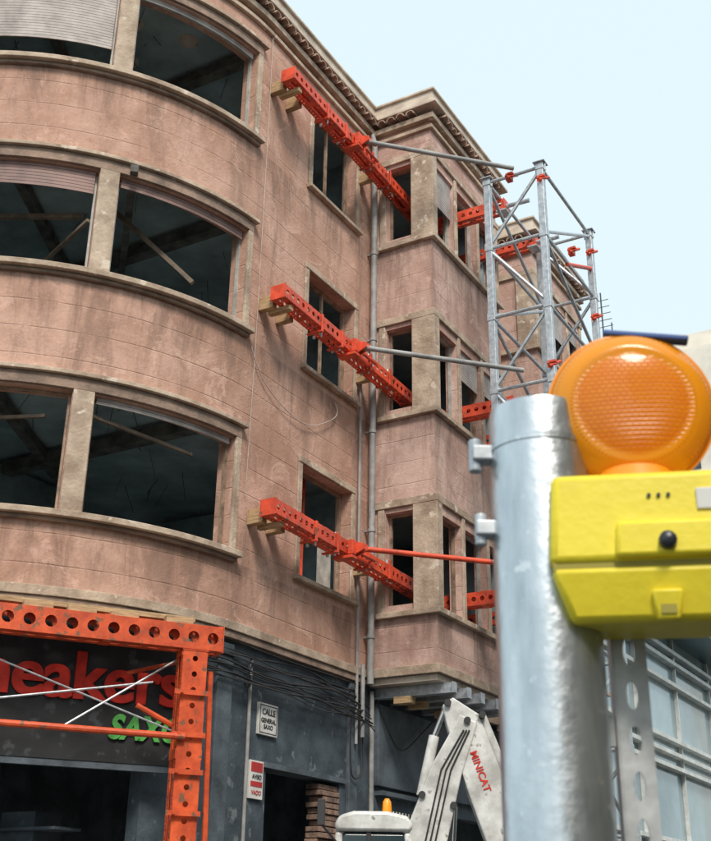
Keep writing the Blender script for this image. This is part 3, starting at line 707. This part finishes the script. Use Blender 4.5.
b=B(); b.lathe([(0.0577,2.105),(0.0587,2.105),(0.0587,2.112),(0.0577,2.112)],48); b.obj('clamp_band',M['galvpost'],po,smooth=True)
b=B(); b.box((-0.12,-0.12,0.11),(0.12,0.12,0.13)); b.obj('base_plate',M['galv'],po)
ps=group('perforated_steel_strip',fgm(0.302,1.26,0),HD)
b=B(); perf(b,1.83,0.034,0.0065,0.046,Matrix.Translation((0,0,0.12))@Matrix.Rotation(rad(90),4,'X')@Matrix.Rotation(rad(90),4,'Z'),16,2.3)
b.obj('strip',M['galvstrip'],ps,solid=0.003)
b=B(); b.box((-0.019,0.0,0.12),(-0.0165,0.02,1.95)); b.box((0.0165,0.0,0.12),(0.019,0.02,1.95)); b.box((-0.10,0.004,1.78),(-0.02,0.008,1.81)); b.obj('flanges',M['galvstrip'],ps)

wl=group('warning_lamp',fgm(0.315,1.22,0),HD-rad(10))
def rbox(bb,x0,x1,y0,y1,z0,z1,tx=0,ty=0,tx1=0,ty1=0):
    vs_=[(x0+tx,y0+ty,z0),(x1-tx,y0+ty,z0),(x1-tx,y1-ty,z0),(x0+tx,y1-ty,z0),(x0+tx1,y0+ty1,z1),(x1-tx1,y0+ty1,z1),(x1-tx1,y1-ty1,z1),(x0+tx1,y1-ty1,z1)]
    bb.add(vs_,[(0,3,2,1),(4,5,6,7),(0,1,5,4),(1,2,6,5),(2,3,7,6),(3,0,4,7)])
b=B(); rbox(b,-0.100,0.119,-0.066,0.053,1.951,2.054,0,0,0.007,0.006); b.obj('battery_box_lid',M['yellow'],wl,bevel=0.009,smooth=True)
b=B(); rbox(b,-0.096,0.115,-0.062,0.049,1.944,1.956); b.obj('battery_box_seam',M['olive'],wl)  # shadow line under the lid, painted as a darker strip
b=B(); rbox(b,-0.099,0.118,-0.065,0.052,1.892,1.948,0.020,0.014); b.obj('battery_box_tray',M['yellow'],wl,bevel=0.007,smooth=True)
b=B(); rbox(b,-0.032,0.085,-0.0735,-0.058,1.955,1.995,0,0,0.004,0.002); b.obj('raised_panel',M['yellow'],wl,bevel=0.005,smooth=True)
b=B(); rbox(b,0.002,0.034,-0.0655,-0.045,1.891,1.922,0.004,0.006); b.obj('latch',M['yellow'],wl,bevel=0.003,smooth=True)
b=B(); b.box((0.010,-0.0625,1.897),(0.026,-0.0612,1.908)); b.obj('latch_recess',M['olive'],wl)
b=B(); b.lathe([(0.001,0.010),(0.006,0.0095),(0.009,0.007),(0.0095,0.0)],24,Matrix.Translation((0.022,-0.0735,1.970))@Matrix.Rotation(rad(90),4,'X')); b.obj('lock_button',M['blackpl'],wl,smooth=True)
b=B()
for k in range(3): b.tube((0.008+k*0.010,-0.058,2.024),(0.008+k*0.010,-0.0645,2.024),0.0022,10)
b.obj('vent_dots',M['blackpl'],wl)
b=B(); b.box((0.056,-0.0655,2.006),(0.098,-0.0625,2.030)); b.obj('label',M['white'],wl,bevel=0.002)
LM=Matrix.Translation((0.002,-0.005,2.148))@Matrix.Rotation(rad(4),4,'Z')@Matrix.Rotation(rad(90+4),4,'X')
prof=[(0.001,0.034),(0.02,0.0335),(0.04,0.0315),(0.058,0.028),(0.064,0.0260),(0.067,0.0270),(0.076,0.0225),(0.086,0.0145),(0.091,0.007),(0.0925,0.0)]
b=B(); b.lathe(prof+[(0.0925,-0.002)],72); b.lathe([(0.0925,-0.004),(0.089,-0.014),(0.07,-0.028),(0.04,-0.036),(0.001,-0.038)],72)
b.obj('amber_lens',M['lens'],wl,smooth=True,mtx=LM,angle=50)
b=B(); b.lathe([(0.0925,0.003),(0.0955,0.002),(0.0955,-0.006),(0.0925,-0.007)],72)
b.obj('lens_rim',M['lensrim'],wl,smooth=True,mtx=LM,angle=50)
b=B()
for k in range(96):
    a=2*math.pi*k/96; c_,s_=math.cos(a),math.sin(a)
    b.tube((0.068*c_,0.068*s_,0.0262),(0.0875*c_,0.0875*s_,0.0125),0.0010,5)
b.obj('lens_ribs',M['lens'],wl,smooth=True,mtx=LM,angle=50)
b=B(); b.tube((0,0,2.048),(0,0,2.070),0.05,32,0.04); b.obj('neck',M['lensrim'],wl,smooth=True)
b=B(); b.box((-0.045,-0.014,-0.0035),(0.052,0.004,0.003),Matrix.Translation((0.022,-0.004,2.2395))@Matrix.Rotation(rad(9),4,'Y')); b.obj('top_strap',M['darkblue'],wl,bevel=0.002)
b=B(); b.tube((-0.05,0.0,2.09),(-0.115,-0.03,2.128),0.0035,8); b.obj('wire_tie',M['white'],wl,smooth=True)

# ---------------------------------------------------------------- context
def sheet(name,x0,x1,y0,y1,z,m):
    b=B(); b.quad((x0,y0,z),(x1,y0,z),(x1,y1,z),(x0,y1,z)); return b.obj(name,m)
sheet('ground',-400,400,-400,600,-0.01,M['groundm'])
sheet('road',3.2,12,-80,160,0.0,M['asphalt'])
sheet('side_road',-90,3.2,-2,5.2,0.0,M['asphalt'])
pv=group('pavement'); b=B(); b.box((-60,5.4,-0.005),(3.0,60,0.115)); b.obj('slabs',M['paving'],pv); 
b=B(); b.box((3.0,5.2,-0.004),(3.2,60,0.125)); b.box((-60,5.2,-0.004),(2.998,5.4,0.125)); b.obj('kerb',M['kerb'],pv,bevel=0.015)
b=B(); b.box((12.2,-80,-0.005),(16,160,0.115)); b.obj('far_slabs',M['paving'],pv); b=B(); b.box((12.0,-80,-0.004),(12.199,160,0.125)); b.obj('far_kerb',M['kerb'],pv)
rm=B()
for k in range(-10,30): rm.quad((7.55,k*5,0.004),(7.67,k*5,0.004),(7.67,k*5+2.5,0.004),(7.55,k*5+2.5,0.004))
rm.obj('road_markings',M['paint'])

# houses opposite, out of view, added for dark reflections in the post
ob=group('added_terrace_building')
b=B(); b.box((16,-12,0),(26,34,12.5)); b.obj('walls',M['ochre'],ob)
b=B(); b.box((15.7,-12.2,12.51),(26.2,34.2,12.8)); b.obj('cornice',M['parapet'],ob)
b=B(); b2=B(); b3=B()
for k in range(15):
    y=-10.6+k*3.0
    for z in (0.3,4.2,7.2,10.0):
        h=2.6 if z<1 else 1.7
        b.box((15.93,y,z),(15.985,y+1.3,z+h)); b2.box((15.90,y-0.12,z+h+0.003),(15.99,y+1.42,z+h+0.14))
        if z>1: b2.box((15.82,y-0.1,z-0.12),(15.99,y+1.4,z-0.003)); b3.box((15.90,y+0.62,z),(15.929,y+0.68,z+h))
b.obj('window_glass',M['glassd'],ob); b2.obj('lintels_and_sills',M['trim'],ob); b3.obj('window_bars',M['white'],ob)

gbd=group('glass_office_building')
b=B(); b.box((-10,24.5,0),(-0.3,60,9.3)); b.obj('core',M['bluegl'],gbd)
b=B(); b.box((-10,24.3,9.0),(0.75,60.2,9.3)); b.obj('canopy_teal',M['teal'],gbd)
b=B(); b.box((-10,24.4,9.31),(0.3,60.1,10.6)); b.obj('upper_band',M['concrete'],gbd)
b=B()
for z in (0.8,1.5,2.3,3.6,5.4,5.75,6.1,7.6,8.2,8.5): b.box((-0.298,24.5,z),(-0.10,60,z+0.10))
for k in range(10): b.box((-0.297,24.5+k*3.6,0.12),(-0.2,24.58+k*3.6,8.98))
b.obj('louvres',M['mullion'],gbd)
fb=group('pale_tower_block')
b=B(); b.box((-15,66,0),(8,80,35)); b.box((-10.5,68,35.0),(-3,74,37.0)); b.obj('walls',M['pale'],fb)
b=B()
for zz in range(3,33,3):
    for xx in range(-14,7,3): b.box((xx,65.9,zz),(xx+1.4,65.98,zz+1.6))
b.obj('windows',M['glassd'],fb)
b=B(); b.tube((-12.2,67,35),(-12.2,67,41),0.05,6); b.tube((-11.6,67,35),(-11.6,67,38.6),0.04,6); 
for k in range(5): b.tube((-12.9+k*0.05,67,38.4+k*0.5),(-11.5-k*0.05,67,38.4+k*0.5),0.025,5)
b.obj('tv_antenna',M['cable'],fb)

# ---------------------------------------------------------------- camera
cd=bpy.data.cameras.new('camera'); cam=bpy.data.objects.new('camera',cd); COL.objects.link(cam); SC.camera=cam
cd.sensor_fit='HORIZONTAL'; cd.sensor_width=36; cd.lens=36*1160/711; cd.clip_end=2000; cd.clip_start=0.05
P_=rad(23.6); H_=rad(30.5); Rr=rad(0.87)
fwd=Vector((-math.sin(H_)*math.cos(P_),math.cos(H_)*math.cos(P_),math.sin(P_)))
rt=Vector((math.cos(H_),math.sin(H_),0)); upv=rt.cross(fwd)
r2=rt*math.cos(Rr)+upv*math.sin(Rr); u2=upv*math.cos(Rr)-rt*math.sin(Rr)
m=Matrix.Identity(4)
for i,v in enumerate((r2,u2,-fwd)):
    for j in range(3): m[j][i]=v[j]
m.translation=CAM; cam.matrix_world=m
cd.dof.use_dof=True; cd.dof.focus_distance=13.5; cd.dof.aperture_fstop=16

# ---------------------------------------------------------------- light
wo=bpy.data.worlds.new('World'); SC.world=wo; wo.use_nodes=True; nt=wo.node_tree
bg=nt.nodes['Background']; sk=nt.nodes.new('ShaderNodeTexSky'); sk.sky_type='NISHITA'; sk.sun_disc=False
el=rad(48); sd=Vector((0.64,-0.77,0)).normalized()
az=math.atan2(sd.x,sd.y)
sk.sun_elevation=el; sk.sun_rotation=az; sk.air_density=1.0; sk.dust_density=4.0; sk.ozone_density=1.0
# bright hazy sky: the clear-sky model veiled by pale high haze
mx=nt.nodes.new('ShaderNodeMix'); mx.data_type='RGBA'; mx.inputs[0].default_value=0.80
nt.links.new(sk.outputs[0],mx.inputs[6]); mx.inputs[7].default_value=(6.3,7.5,7.8,1)
nt.links.new(mx.outputs[2],bg.inputs[0]); bg.inputs[1].default_value=0.15
sl_=bpy.data.lights.new('sun','SUN'); sl_.energy=3.3; sl_.angle=rad(15); sl_.color=(1,0.92,0.82)
so=bpy.data.objects.new('sun',sl_); COL.objects.link(so)
dv=Vector((sd.x*math.cos(el),sd.y*math.cos(el),math.sin(el)))
so.rotation_euler=dv.to_track_quat('Z','Y').to_euler()
SC.view_settings.view_transform='Standard'; SC.view_settings.look='None'; SC.view_settings.exposure=0
